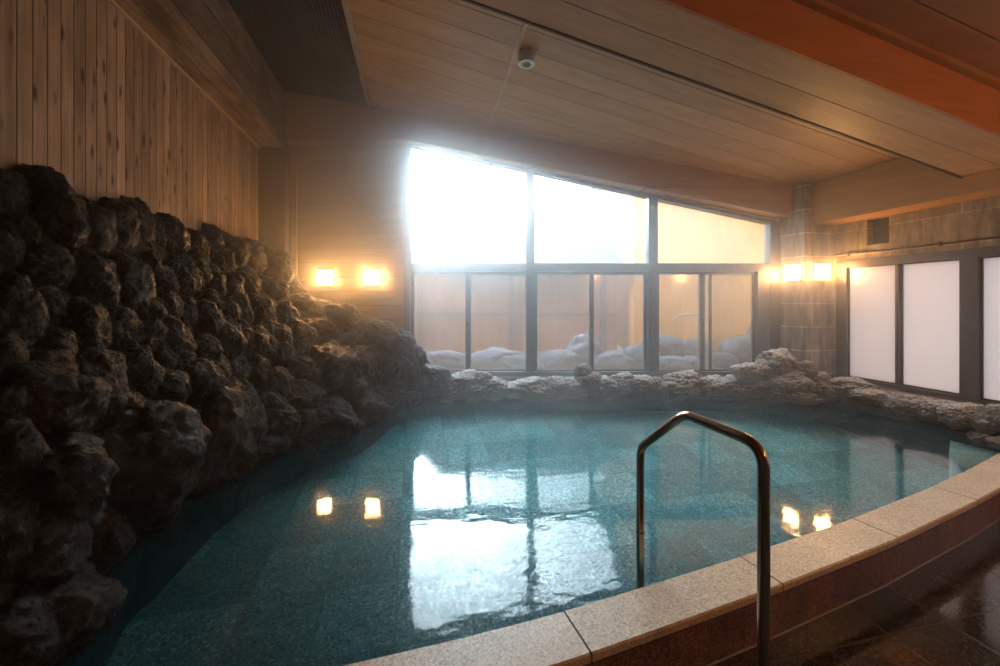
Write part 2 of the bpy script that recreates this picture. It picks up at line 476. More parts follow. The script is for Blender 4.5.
# ------------------------------------------------------------------ the room shell
XL, XR, YB = -2.05, 5.46, -3.0
DW = 5.47                                     # distance of the window wall along the camera axis
CA, CB = 3.989, 0.1924                        # ceiling height = CA - CB * x


def ceil_z(x):
    return CA - CB * x


def struct(mb, name, m, parent=None, bevel=0.0):
    o = mb.build(name, m, parent, bevel)
    if parent is None: o['kind'] = 'structure'
    return o


def u_at(px, d=DW): return (px - 500) / FPX * d
def z_at(py, d=DW): return EYE + (302 - py) / FPX * d


# floor of the bathing area and the outline of the pool's edge
INNER = [(-2.05, 1.33), (-1.2, 1.345), (-0.306, 1.372), (0.198, 1.40), (0.541, 1.432), (0.969, 1.490), (1.461, 1.560), (2.297, 1.694), (3.24, 1.882), (3.9, 2.035), (4.573, 2.207), (5.0, 2.325), (5.46, 2.455)]


def offset_line(line, d):
    out = []
    for i, p in enumerate(line):
        a = Vector(line[max(i - 1, 0)]); b = Vector(line[min(i + 1, len(line) - 1)])
        t = (b - a).normalized(); n = Vector((t.y, -t.x))
        out.append((p[0] + n.x * d, p[1] + n.y * d))
    return out


def resample(line, step):
    pts = [Vector(p) for p in line]
    L = [0.0]
    for a, b in zip(pts, pts[1:]): L.append(L[-1] + (b - a).length)
    n = max(2, int(L[-1] / step) + 1); out = []; j = 0
    for k in range(n):
        s = L[-1] * k / (n - 1)
        while j < len(L) - 2 and L[j + 1] < s: j += 1
        t = (s - L[j]) / (L[j + 1] - L[j]); out.append(pts[j].lerp(pts[j + 1], t))
    return out, L[-1]


inner_s, LEN = resample(INNER, 0.04)
# smooth the resampled line a little
for _ in range(6):
    inner_s = [inner_s[0]] + [(inner_s[i - 1] + inner_s[i] * 2 + inner_s[i + 1]) / 4 for i in range(1, len(inner_s) - 1)] + [inner_s[-1]]
outer_s = offset_line([tuple(p) for p in inner_s], 0.20)
riser_s = offset_line([tuple(p) for p in inner_s], 0.165)

mb = MB()
n = len(riser_s)
vs = []
for p in riser_s: vs += [(max(XL, min(XR, p[0])), p[1] + 0.02, 0.0), (max(XL, min(XR, p[0])), YB, 0.0)]
fs = [(2 * i, 2 * i + 1, 2 * i + 3, 2 * i + 2) for i in range(n - 1)]
vs2 = [(x, y, -0.1) for x, y, z in vs]
mb.add(vs + vs2, fs + [tuple(2 * n + k for k in reversed(f)) for f in fs])
struct(mb, 'floor', M['floor'])

# pool floor, shelving up towards the windows
mb = MB()
P = [(-2.3, 1.2, -0.27), (5.6, 1.2, -0.27), (5.6, 2.2, -0.22), (5.6, 4.9, 0.12), (-2.3, 6.3, 0.12), (-2.3, 2.2, -0.27)]
mb.add([(-2.3, 1.0, -0.27), (5.6, 1.0, -0.27), (5.6, 1.9, -0.27), (-2.3, 1.9, -0.27), (5.6, 4.5, 0.10), (-2.3, 5.4, 0.10), (5.6, 6.0, 0.10), (-2.3, 6.4, 0.10)],
       [(0, 1, 2, 3), (3, 2, 4, 5), (5, 4, 6, 7)])
struct(mb, 'pool_floor', M['poolfloor'])

# pool edge: riser wall, coping slabs
def ribbon(line_a, za, line_b, zb, mat, name, parent=None):
    mb = MB(); vs = []; uv = []; s = 0.0
    for i, (a, b) in enumerate(zip(line_a, line_b)):
        if i: s += (Vector(line_a[i]) - Vector(line_a[i - 1])).length
        vs += [(a[0], a[1], za), (b[0], b[1], zb)]; uv += [(s, 0), (s, 1)]
    mb.add(vs, [(2 * i, 2 * i + 2, 2 * i + 3, 2 * i + 1) for i in range(len(line_a) - 1)])
    mb.uv = uv
    return mb.build(name, mat, parent)


rim = empty('pool_wall'); rim['kind'] = 'structure'
ribbon(riser_s, -0.02, riser_s, 0.215, M['riser'], 'riser_tiles', rim)
ribbon([tuple(p) for p in inner_s], 0.22, [tuple(p) for p in inner_s], -0.3, M['poolfloor'], 'inner_tiles', rim)
bead = MB(); bead.tube([(p[0], p[1] - 0.002, 0.001) for p in riser_s], 0.004, 6)
bead.build('sealant_line', plain('pale_sealant', (0.22, 0.18, 0.14), 0.4), rim)
mortar = MB(); k0 = len(inner_s)
vs = []
for a, b in zip(inner_s, outer_s): vs += [(a[0], a[1] - 0.004, 0.2), (a[0], a[1] - 0.004, 0.246), (b[0], b[1] + 0.012, 0.246), (b[0], b[1] + 0.012, 0.2)]
mortar.add(vs, [(4 * i + j, 4 * i + (j + 1) % 4, 4 * i + 4 + (j + 1) % 4, 4 * i + 4 + j) for i in range(k0 - 1) for j in range(4)])
mortar.build('coping_mortar', plain('dark_mortar', (0.075, 0.055, 0.04), 0.8), rim)
# joints of the slabs, by the x of the inner edge
joints = [-2.05, -1.28, -0.40, 0.565, 1.50, 2.37, 3.29, 4.22, 5.46]
slabs = MB()
for a, b in zip(joints, joints[1:]):
    ids = [i for i, p in enumerate(inner_s) if a - 1e-6 <= p.x <= b + 1e-6]
    prof = []
    for j, i in enumerate(ids):
        p, q = Vector(inner_s[i]), Vector(outer_s[i])
        ring = [(p.x, p.y, 0.220), (p.x, p.y, 0.244), (*(p.lerp(q, 0.03)), 0.25), (*(p.lerp(q, 0.97)), 0.25), (q.x, q.y, 0.244), (q.x, q.y, 0.220)]
        t = (Vector(inner_s[min(i + 1, k0 - 1)]) - Vector(inner_s[max(i - 1, 0)])).normalized()
        sh = 0.0035 if j == 0 else (-0.0035 if j == len(ids) - 1 else 0)
        # slab ends sit on the joint itself
        if j in (0, len(ids) - 1):
            xj = a if j == 0 else b
            sh += (xj - p.x) / max(t.x, 0.5)
        prof.append([(x + t.x * sh, y + t.y * sh, z) for x, y, z in ring])
    vs = [v for r in prof for v in r]; m = len(prof)
    fs = [(6 * i + j, 6 * i + (j + 1) % 6, 6 * i + 6 + (j + 1) % 6, 6 * i + 6 + j) for i in range(m - 1) for j in range(6)]
    fs += [tuple(range(6)), tuple(6 * (m - 1) + j for j in reversed(range(6)))]
    slabs.add(vs, fs)
slabs.build('coping_slabs', M['coping'], rim)
# submerged bench at the far end of the edge
bench = MB(); bench.prism([(4.05, 2.08), (5.4, 2.44), (5.4, 2.95), (4.55, 2.50)], lambda x, y: (x, y, -0.3), lambda x, y: (x, y, 0.13))
bench.build('submerged_step', granite('pale_blue_pool_tile', (0.40, 0.62, 0.64), (0.62, 0.82, 0.84), (0.8, 0.92, 0.92), 90, 0.5), rim)

# water
mb = MB()
wi = [(p.x, p.y, 0.2) for p in inner_s]
mb.add(wi + [(5.46, 4.42, 0.2), (-2.1, 6.05, 0.2)], [tuple(range(len(wi) + 2))])
w = mb.build('pool_water', M['water'])
tag(w, 'still blue green hot spring water filling the pool', 'water', kind='stuff')

# left wall of knotty planks, beam, corner post
mb = MB(); mb.box((XL - 0.15, YB, 0), (XL, 6.2, 4.6)); struct(mb, 'wall_left', M['planks'])
mb = MB(); mb.box((XL, YB, 3.53), (-1.74, 6.05, 4.40)); struct(mb, 'beam_left', M['beam_left'])
mb = MB(); mb.box((XL, YB, 3.505), (XL + 0.022, 5.86, 3.53)); struct(mb, 'trim_left', M['batten'])
mb = MB(); mb.box((XL, 5.80, 1.2), (-1.72, 6.08, 3.53)); struct(mb, 'post_corner', M['post'])

# ceiling: dark ribbed strip, trim, pale boards, boards with warm lamplight in their colour nearer the entrance
def ceil_slab(x0, x1, y0, y1, m, name, lift=0.0, th=0.12):
    mb = MB()
    mb.prism([(x0, y0), (x1, y0), (x1, min(y1, (5.62 - x1 * SN) / CS)), (x0, min(y1, (5.62 - x0 * SN) / CS))], lambda x, y: (x, y, ceil_z(x) + lift), lambda x, y: (x, y, ceil_z(x) + lift + th))
    return struct(mb, name, m)


ceil_slab(-2.2, -0.60, YB, 6.3, M['ribs'], 'ceiling_ribbed', 0.0)
ceil_slab(-0.60, 5.7, 2.45, 6.1, M['ceil'], 'ceiling')
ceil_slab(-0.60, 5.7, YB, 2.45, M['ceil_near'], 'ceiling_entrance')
mb = MB()
for x0, x1, y0, y1, dz0, dz1 in ((-0.625, -0.575, YB, 5.6, -0.05, 0.02),):
    mb.prism([(x0, y0), (x1, y0), (x1, y1), (x0, y1)], lambda x, y: (x, y, ceil_z(x) + dz0), lambda x, y: (x, y, ceil_z(x) + dz1))
struct(mb, 'trim_ceiling', plain('worn_metal_trim', (0.34, 0.30, 0.24), 0.45))
mb = MB()
mb.prism([(0.885, 2.72), (0.925, 2.72), (0.985, 5.25), (0.955, 5.25)], lambda x, y: (x, y, ceil_z(x) - 0.012), lambda x, y: (x, y, ceil_z(x) + 0.01))
struct(mb, 'batten_ceiling', M['batten'])
# dropped cross beam
DROP = 0.37
beam = empty('beam_cross'); beam['kind'] = 'structure'
def zb(x): return ceil_z(x) - DROP
def slab_x(x0, x1, y0, y1, f0, f1):
    return MB().prism([(x0, y0), (x1, y0), (x1, y1), (x0, y1)], lambda x, y: (x, y, f0(x)), lambda x, y: (x, y, f1(x)))
slab_x(-1.74, 5.1, 2.175, 2.70, zb, lambda x: zb(x) + 0.03).build('soffit', M['ceil'], beam)
slab_x(-1.74, 5.1, 2.150, 2.175, lambda x: zb(x) - 0.004, lambda x: ceil_z(x)).build('lamplit_face', M['beam_face'], beam)
slab_x(-1.74, 5.1, 2.68, 2.70, lambda x: zb(x) + 0.03, lambda x: ceil_z(x)).build('far_face', M['ceil'], beam)
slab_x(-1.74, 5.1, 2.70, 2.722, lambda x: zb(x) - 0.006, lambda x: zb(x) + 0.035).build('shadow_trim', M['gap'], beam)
slab_x(-1.74, 5.1, 2.10, 2.15, lambda x: ceil_z(x) - 0.04, lambda x: ceil_z(x)).build('crown_strip', M['ceil_near'], beam)
# beam along the right wall and the fascia above the windows
mb = MB(); mb.prism([(5.1, 2.47), (XR, 2.47), (XR, 3.2), (5.1, 3.2)], lambda x, z: (x, YB, z), lambda x, z: (x, 4.15, z)); struct(mb, 'beam_right', M['side_beam'])
d0 = 5.30
mb = MB()
fp = [(u_at(286, d0), z_at(141, d0)), (u_at(404, d0), z_at(139, d0)), (u_at(792, d0), z_at(217, d0)), (u_at(792, d0), z_at(160, d0)), (u_at(286, d0), z_at(70, d0))]
mb.prism(fp, lambda u, z: FW(u, d0, z), lambda u, z: FW(u, DW + 0.05, z)); struct(mb, 'beam_window', M['fascia'])

# window wall: left part, right part, strip under the sill, head above the glass
ul, ur = u_at(404), u_at(779)
zs = z_at(375.5)
mb = MB(); mb.box((-3.6, DW, 0), (ul, DW + 0.16, 4.6), FW); struct(mb, 'wall_far', M['far_boards'])
mb = MB(); mb.box((ur, DW, 0), (4.6, DW + 0.16, 3.6), FW); struct(mb, 'wall_far_end', M['block_c'])
mb = MB(); mb.box((ul, DW, 0), (ur, DW + 0.16, zs - 0.03), FW); struct(mb, 'wall_under_window', M['ledge'])
ztl, ztr = z_at(141), z_at(222)
mb = MB(); mb.prism([(ul, ztl), (ur, ztr), (ur, 4.6), (ul, 4.6)], lambda u, z: FW(u, DW, z), lambda u, z: FW(u, DW + 0.16, z)); struct(mb, 'wall_over_window', M['fascia'])
mb = MB(); mb.box((u_at(291, 5.44), 5.44, 1.2), (u_at(296.5, 5.44), DW, 3.5), FW); struct(mb, 'trim_corner', M['batten'])

# corner column, right wall
mb = MB(); mb.box((4.985, 4.15, 0), (XR, 4.62, 3.3)); struct(mb, 'column', M['block_c'], bevel=0.006)
zt, zbm = 1.985, 0.455                        # opening of the right windows
mb = MB()
vy0, vy1, vz0, vz1 = 3.53, 3.76, 2.15, 2.47
mb.box((XR, YB, zt), (XR + 0.16, 4.7, vz0)); mb.box((XR, YB, vz0), (XR + 0.16, vy0, 3.2)); mb.box((XR, vy1, vz0), (XR + 0.16, 4.7, 3.2)); mb.box((XR, vy0, vz1), (XR + 0.16, vy1, 3.2))
mb.box((XR, YB, 0), (XR + 0.16, 4.7, zbm)); mb.box((XR, 4.1, zbm), (XR + 0.16, 4.7, zt)); mb.box((XR, YB, zbm), (XR + 0.16, -2.4, zt))
struct(mb, 'wall_right', M['block_r'])
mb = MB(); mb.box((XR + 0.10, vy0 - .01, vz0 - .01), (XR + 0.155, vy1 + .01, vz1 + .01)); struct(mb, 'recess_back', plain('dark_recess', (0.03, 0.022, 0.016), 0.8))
mb = MB(); mb.box((XL - 0.2, YB - 0.16, 0), (XR + 0.2, YB, 4.6)); struct(mb, 'wall_back', M['plaster'])

# conduit along the top of the right window
cp = MB(); cp.tube([(XR - 0.022, y, 2.065 + 0.004 * math.sin(y * 5)) for y in [4.12 - 0.15 * i for i in range(45)]], 0.011, 8)
cond = empty('wall_conduit', (0, 0, 0)); tag(cond, 'thin dark pipe running along the block wall above the frosted windows', 'pipe')
cp.build('pipe', M['gap'], cond)
cl = MB()
for y in (3.95, 3.05, 2.2, 1.3): MB().box((XR - 0.036, y, 2.045), (XR, y + 0.02, 2.088)).build('clip', M['gap'], cond)

# ------------------------------------------------------------------ windows
def bar(mb, px0, px1, py0, py1, d0, d1):
    return mb.box((u_at(px0), d0, z_at(py1)), (u_at(px1), d1, z_at(py0)), FW)


win = empty('window_1'); win['kind'] = 'structure'
fr = MB()
dA, dB = DW - 0.03, DW + 0.10
def top_y(px): return 141.5 + (px - 404) * (222 - 141.5) / (779 - 404)
for a, b in ((404, 410.5), (526, 534), (648, 657), (769, 779)):       # jambs and mullions up to the sloping head
    fr.prism([(u_at(a), zs), (u_at(b), zs), (u_at(b), z_at(top_y(b))), (u_at(a), z_at(top_y(a)))], lambda u, z: FW(u, dA, z), lambda u, z: FW(u, dB, z))
fr.prism([(u_at(404), z_at(top_y(404))), (u_at(779), z_at(top_y(779))), (u_at(779), z_at(top_y(779) + 3.5)), (u_at(404), z_at(top_y(404) + 3.5))], lambda u, z: FW(u, dA + .01, z), lambda u, z: FW(u, dB, z))
bar(fr, 404, 779, 263.5, 271.5, dA, dB)
bar(fr, 404, 779, 371.5, 376, dA - 0.02, dB)
bar(fr, 757, 770, 271, 373, dA + .01, dB - .02)
fr.build('frame', M['frame'], win)
for a, b, up in ((410.5, 526, 1), (534, 648, 1), (657, 769, 1)):
    g = MB(); d = DW + 0.045
    g.prism([(u_at(a), z_at(264)), (u_at(b), z_at(264)), (u_at(b), z_at(top_y(b) + 3)), (u_at(a), z_at(top_y(a) + 3))], lambda u, z: FW(u, d, z), lambda u, z: FW(u, d + .006, z))
    g.build('upper_pane', M['pane_up'], win)
sash_px = [(410.5, 470, 0), (466, 529.5, 1), (534, 594, 0), (590, 648.5, 1), (656, 705, 0), (701, 758, 1)]
for a, b, k in sash_px:
    sd = DW + (0.005 if k == 0 else 0.05)
    s_ = MB()
    def sb(x0, x1, y0, y1): s_.box((u_at(x0), sd, z_at(y1)), (u_at(x1), sd + 0.03, z_at(y0)), FW)
    l, r = (3.2, 4.6) if k == 0 else (4.6, 3.2)
    if k == 1 and a == 701: l = 12.5
    sb(a, a + (l if l < 6 else 3.5), 271, 372.5); sb(b - r, b, 271, 372.5); sb(a, b, 271, 274.5); sb(a, b, 370, 372.5)
    if l > 6: sb(a + 10, a + 12.5, 271, 372.5)
    so = s_.build('sash', M['frame'], win)
    g = MB(); g.box((u_at(a + 2), sd + 0.012, z_at(371)), (u_at(b - 2), sd + 0.018, z_at(273)), FW); g.build('pane', M['pane_low'], so)
    if k == 0:
        h = MB(); h.box((u_at(b - 3.4), sd - 0.012, z_at(327)), (u_at(b - 1.4), sd + 0.002, z_at(322)), FW); h.build('latch', M['gap'], so)

# frosted windows of the right wall, pairs of panes between broad posts
yt = 4.10
first = True; wn = 2
y = 3.99
post0 = MB(); 
while y > -2.2:
    w = empty('window_%d' % wn); w['kind'] = 'structure'; wn += 1
    f = MB(); X0, X1 = XR - 0.03, XR + 0.08
    yA = y + (0.11 if first else 0.06); yE = y - 1.095 - 0.055
    f.box((X0, yE, zbm), (X1, yA, 0.487)); f.box((X0, yE, 1.895), (X1, yA, zt))
    f.box((X0, y - 0.012, 0.487), (X1, yA, 1.895)); f.box((X0, yE, 0.487), (X1, y - 1.085, 1.895))
    f.build('frame', M['frame_r'], w)
    for (b, a), dx in (((y, y - 0.55), 0.0), ((y - 0.545, y - 1.09), 0.03)):
        s_ = MB(); x0 = XR + 0.0 + dx
        s_.box((x0, a, 0.487), (x0 + 0.028, a + 0.03, 1.895)); s_.box((x0, b - 0.03, 0.487), (x0 + 0.028, b, 1.895)); s_.box((x0, a, 0.487), (x0 + 0.028, b, 0.505)); s_.box((x0, a, 1.88), (x0 + 0.028, b, 1.895))
        so = s_.build('sash', M['frame_r'], w)
        g = MB(); g.box((x0 + 0.01, a + 0.02, 0.5), (x0 + 0.016, b - 0.02, 1.885)); g.build('pane', M['pane_r'], so)
    y -= 1.21; first = False

# ledges behind the rim rocks
mb = MB(); mb.prism([(-1.6, 5.05), (4.75, 5.05), (4.3, DW + .02), (-1.6, DW + .02)], lambda u, d: FW(u, d, -0.1), lambda u, d: FW(u, d, 0.34)); struct(mb, 'sill_far', M['ledge'])
mb = MB(); mb.box((5.13, 2.36, -0.2), (XR, 4.2, 0.40)); struct(mb, 'sill_right', M['ledge'])
mb = MB(); mb.box((5.20, 2.2, 0.40), (XR, 4.16, 0.43)); struct(mb, 'trim_sill', wood('grey_sill_board', 'Y', 'X', 0.13, (0.20, 0.17, 0.145), (0.30, 0.26, 0.22), 0.006, vary=0.2, rough=0.5))

# ------------------------------------------------------------------ rock bank on the left: bed, then every boulder
BOT = [(-1.05, 0.9, -.3), (-1.22, 1.6, -.3), (-1.42, 2.25, -.3), (-1.46, 2.9, -.3), (-1.24, 3.35, -.3), (-0.98, 3.72, -.3), (-0.55, 3.98, -.3), (-0.32, 4.35, -.3), (-0.12, 4.85, -.3), (0.15, 4.95, -.3)]
TOP = [(-2.04, 0.9, 2.1), (-2.04, 1.8, 2.1), (-2.04, 2.6, 2.12), (-2.04, 3.4, 2.12), (-2.04, 4.4, 2.10), (-2.04, 5.4, 2.15), (-1.85, 5.82, 1.75), (-1.15, 5.70, 1.38), (-0.30, 5.55, 0.85), (0.15, 5.42, 0.42)]
bv, bf = [], []
NS, NR = 48, 16
def lerp_line(L, t):
    t *= len(L) - 1; i = min(int(t), len(L) - 2)
    return Vector(L[i]).lerp(Vector(L[i + 1]), t - i)
for i in range(NS + 1):
    a, b = lerp_line(BOT, i / NS), lerp_line(TOP, i / NS)
    w0 = Vector((a.x, a.y, 0.12))
    for j in range(NR + 1):
        t = j / NR
        if t < 0.12: p = a.lerp(w0, t / 0.12)
        else:
            q = (t - 0.12) / 0.88; p = w0.lerp(b, q)
            p.x += 0.10 * math.sin(q * math.pi) * (1 if i / NS < .6 else .3)
        p += Vector((noise.noise(p * 2.1), noise.noise(p * 2.1 + Vector((9, 0, 0))), 0)) * 0.05
        bv.append(p)
for i in range(NS):
    for j in range(NR):
        k = i * (NR + 1) + j; bf.append((k, k + NR + 1, k + NR + 2, k + 1))
mb = MB(); mb.add(bv, bf, True); struct(mb, 'rock_bed', M['bank'])
SHELF = [(40, 712), (95, 652), (150, 603), (190, 560), (215, 535), (240, 515), (262, 492), (300, 470), (335, 452), (352, 440), (372, 430), (392, 420), (412, 413), (440, 410), (470, 411), (540, 413), (600, 411), (700, 407), (760, 409), (800, 413), (850, 420), (885, 426), (905, 440), (940, 447), (965, 450)]
out = []
for px, py in SHELF:
    r_ = fdir(px, py + 1.5 * math.sin(px * .31)); t_ = 1.0
    for _ in range(60):                       # where the sight line meets the pool floor
        X_, Y_ = r_.x * t_, r_.y * t_
        ye = 5.4 - (X_ + 2.3) * 0.9 / 7.9
        zf = -0.27 + 0.37 * max(0, min(1, (Y_ - 1.9) / (ye - 1.9)))
        t_ += 0.5 * ((zf - EYE) / r_.z - t_)
    out.append(Vector((r_.x * t_, r_.y * t_, 0)))
# a shelf of dark rock just under the surface, all along the foot of the boulders
mb = MB(); vs = []
for i, p in enumerate(out):
    q = p + (Vector((-1.2, 0.5, 0)) if p.x < -0.6 else (Vector((0, 1.0, 0)) if p.x < 4.2 else Vector((0.9, 0.3, 0))))
    vs += [(p.x, p.y, -0.3), (p.x, p.y, 0.045), (q.x, q.y, 0.09)]
mb.add(vs, [(3 * i + j, 3 * i + 3 + j, 3 * i + 4 + j, 3 * i + 1 + j) for i in range(len(out) - 1) for j in (0, 1)])
struct(mb, 'underwater_rock_shelf', M['bank'])
BVH = BVHTree.FromPolygons(bv, bf)


def rock_mesh(seed, sub=5, crusty=1.0):
    rnd = random.Random(seed)
    bm = bmesh.new(); bmesh.ops.create_icosphere(bm, subdivisions=sub, radius=1.0)
    o = Vector((rnd.uniform(-50, 50), rnd.uniform(-50, 50), rnd.uniform(-50, 50)))
    # a few cutting planes give the boulder broad faces, then lumps, ridges and pits
    cuts = [(Vector((rnd.gauss(0, 1), rnd.gauss(0, 1), rnd.gauss(0, 1))).normalized(), rnd.uniform(0.72, 0.95)) for _ in range(9)]
    for v in bm.verts:
        d = v.co.normalized(); r = 1.0
        for nrm, h in cuts:
            q = d.dot(nrm)
            if q > 0.05: r = min(r, 0.35 * r + 0.65 * h / q) if h / q < r else r
        p = d * r
        r += 0.22 * noise.noise(p * 1.3 + o)
        dist, _ = noise.voronoi(p * 2.3 + o)
        r += 0.20 * (0.45 - dist[0]) * (1 if dist[0] < .45 else .6)
        r += 0.075 * (1 - 2 * abs(noise.noise(p * 3.7 + o)))
        r += crusty * (0.030 * noise.noise(p * 8.5 + o) + 0.014 * noise.noise(p * 19 + o))
        d3, _ = noise.voronoi(p * 6.5 + o)
        r -= 0.035 * max(0, 0.28 - d3[0]) / 0.28
        v.co = d * r
    me = bpy.data.meshes.new('boulder'); bm.to_mesh(me); bm.free()
    for p in me.polygons: p.use_smooth = True
    return me


DARK = [rock_mesh(s) for s in range(11, 21)]
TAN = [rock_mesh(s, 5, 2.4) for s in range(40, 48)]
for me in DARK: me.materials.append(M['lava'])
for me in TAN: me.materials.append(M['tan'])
rr = random.Random(5)
ORD = ['first', 'second', 'third', 'fourth', 'fifth', 'sixth', 'seventh', 'eighth', 'ninth', 'tenth', 'eleventh', 'twelfth', 'thirteenth', 'fourteenth', 'fifteenth', 'sixteenth', 'seventeenth', 'eighteenth', 'nineteenth', 'twentieth']


def boulder(px, py, rx, ry, place, meshes, label, group, name='boulder', grow=1.17, sink=0.25, deep=1.0):
    r = fdir(px, py)
    if place == 'bank':
        hitp, nr, ix, ds = BVH.ray_cast(Vector((0, 0, EYE)), r.normalized())
        if hitp is None: hitp = Vector((0, 0, EYE)) + r * 4.95
        t = (hitp - Vector((0, 0, EYE))).dot(F)
    elif place[0] == 'F': t = place[1]
    else: t = place[1] / r.x
    wx, wz = rx * t / FPX * grow, ry * t / FPX * grow
    wy = (wx + wz) / 2 * deep
    t += wy * sink
    # keep the outline the photograph shows after setting it back
    k = t / (t - wy * sink)
    c = Vector((0, 0, EYE)) + r * t
    o = bpy.data.objects.new(name, rr.choice(meshes)); COL.objects.link(o)
    flip = Matrix.Rotation(rr.choice((0, math.pi / 2, math.pi, -math.pi / 2)), 4, rr.choice('XYZ'))
    rotm = Matrix.Rotation(-YAW + rr.uniform(-.2, .2), 4, 'Z') @ Matrix.Rotation(rr.uniform(-.2, .2), 4, 'Y')
    o.matrix_world = Matrix.Translation(c) @ rotm @ Matrix.Diagonal((wx * k, wy, wz * k, 1)) @ flip
    return tag(o, label, 'rock', group)


def shape_word(rx, ry):
    return 'tall' if ry > 1.35 * rx else ('broad' if rx > 1.3 * ry else 'rounded')


COURSES = [
    ('top course under the planks', [(4, 198, 15, 24), (33, 189, 27, 20), (52, 224, 24, 28), (82, 231, 20, 28), (112, 230, 17, 26), (135, 232, 13, 27), (149, 236, 12, 19), (166, 240, 15, 22), (189, 247, 15, 16), (206, 241, 13, 15), (220, 241, 11, 9), (232, 254, 13, 14), (247, 262, 14, 20), (262, 262, 12, 18), (278, 272, 13, 18)]),
    ('second course down', [(34, 268, 28, 21), (2, 250, 14, 20), (15, 230, 17, 15), (200, 298, 12, 10), (76, 277, 28, 24), (126, 288, 18, 26), (146, 268, 12, 16), (157, 284, 15, 17), (177, 280, 15, 20), (194, 274, 12, 16), (210, 283, 13, 15), (217, 262, 12, 16), (229, 287, 12, 13), (244, 284, 13, 14), (268, 290, 15, 12), (290, 288, 13, 12)]),
    ('third course down', [(39, 301, 20, 17), (8, 292, 16, 18), (96, 297, 16, 18), (143, 312, 16, 16), (161, 312, 14, 18), (179, 318, 14, 20), (202, 322, 18, 17), (222, 316, 13, 14), (237, 314, 12, 18), (255, 318, 15, 20), (280, 322, 14, 18), (301, 304, 13, 9), (322, 309, 16, 8), (343, 313, 14, 9)]),
    ('middle course', [(14, 322, 19, 28), (75, 329, 23, 26), (108, 326, 18, 22), (126, 330, 12, 15), (143, 336, 16, 16), (162, 342, 21, 22), (198, 352, 17, 16), (222, 346, 18, 24), (240, 342, 12, 18), (256, 348, 16, 18), (272, 352, 18, 26), (296, 346, 16, 24), (316, 331, 18, 11), (340, 330, 17, 16), (362, 328, 14, 13), (380, 336, 14, 13), (399, 344, 13, 13), (386, 352, 13, 12)]),
    ('fourth course down', [(46, 348, 18, 20), (2, 356, 13, 22), (40, 370, 24, 22), (88, 372, 26, 22), (128, 368, 17, 24), (156, 358, 16, 16), (172, 366, 17, 17), (138, 382, 17, 18), (210, 376, 16, 20), (231, 372, 15, 15), (252, 376, 15, 20), (300, 378, 18, 18), (331, 376, 27, 32), (350, 346, 17, 15), (366, 350, 14, 14), (362, 372, 18, 22), (378, 362, 13, 20), (416, 356, 8, 11)]),
    ('fifth course down', [(36, 408, 45, 37), (4, 416, 16, 26), (90, 398, 26, 34), (156, 390, 25, 20), (184, 386, 28, 26), (208, 396, 18, 22), (230, 396, 18, 18), (268, 390, 20, 18), (262, 408, 22, 18), (296, 402, 22, 18), (398, 382, 25, 25), (428, 382, 20, 14), (352, 394, 17, 15), (378, 398, 16, 11), (414, 370, 14, 14), (412, 396, 18, 11), (440, 390, 13, 9)]),
    ('overhanging course above the water', [(46, 486, 50, 44), (4, 470, 24, 40), (130, 460, 54, 56), (116, 424, 30, 24), (204, 440, 36, 50), (238, 424, 21, 32), (270, 424, 24, 22), (296, 428, 24, 16), (320, 424, 35, 20), (364, 412, 20, 16), (390, 404, 24, 12)]),
    ('waterline course', [(34, 555, 32, 36), (96, 538, 24, 26), (2, 540, 20, 40), (42, 618, 52, 40), (6, 648, 36, 34), (62, 582, 20, 18), (150, 508, 22, 16), (196, 484, 24, 12), (250, 452, 30, 12), (222, 466, 22, 12), (292, 446, 26, 9)]),
]
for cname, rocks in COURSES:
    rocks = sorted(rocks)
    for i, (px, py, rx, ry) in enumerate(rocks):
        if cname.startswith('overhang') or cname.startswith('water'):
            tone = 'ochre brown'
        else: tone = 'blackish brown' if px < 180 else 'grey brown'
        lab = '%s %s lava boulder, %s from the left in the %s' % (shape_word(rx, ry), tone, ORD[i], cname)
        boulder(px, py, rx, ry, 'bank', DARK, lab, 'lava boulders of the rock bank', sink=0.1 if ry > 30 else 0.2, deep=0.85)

RIM_FAR = [(448, 392, 16, 9), (464, 381, 15, 9), (483, 380, 9, 7), (494, 388, 16, 10), (474, 392, 16, 8), (516, 390, 16, 8), (536, 389, 22, 10), (556, 388, 14, 10), (574, 388, 14, 9), (588, 382, 13, 11), (583, 372, 8, 7), (605, 387, 15, 10), (622, 384, 13, 9), (640, 385, 14, 9), (657, 388, 9, 10), (682, 385, 19, 11), (702, 388, 10, 8), (717, 386, 13, 9), (737, 386, 14, 9)]
RIM_CORNER = [(748, 373, 13, 9), (757, 388, 12, 8), (762, 372, 11, 10), (778, 364, 15, 14), (771, 384, 9, 10), (792, 383, 18, 11), (806, 370, 8, 8), (775, 397, 9, 5), (798, 396, 22, 6), (817, 386, 14, 11), (826, 395, 16, 6)]
RIM_RIGHT = [(842, 393, 13, 9), (852, 386, 22, 8), (848, 403, 11, 6), (873, 398, 20, 9), (866, 410, 16, 5), (898, 408, 11, 13), (917, 408, 17, 13), (940, 412, 16, 11), (962, 416, 22, 12), (985, 424, 11, 10), (981, 437, 11, 6), (1000, 418, 12, 12), (998, 442, 9, 6)]
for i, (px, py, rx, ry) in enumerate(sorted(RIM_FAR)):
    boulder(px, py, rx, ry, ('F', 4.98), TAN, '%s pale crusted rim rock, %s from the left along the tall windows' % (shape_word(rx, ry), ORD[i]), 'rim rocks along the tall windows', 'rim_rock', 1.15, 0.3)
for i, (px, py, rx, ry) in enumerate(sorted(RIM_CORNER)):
    boulder(px, py, rx, ry, ('F', 4.92 if px < 785 else 4.75), TAN, '%s tan rim rock, %s from the left in the heap at the column' % (shape_word(rx, ry), ORD[i]), 'rim rocks heaped by the column', 'rim_rock', 1.15, 0.3)
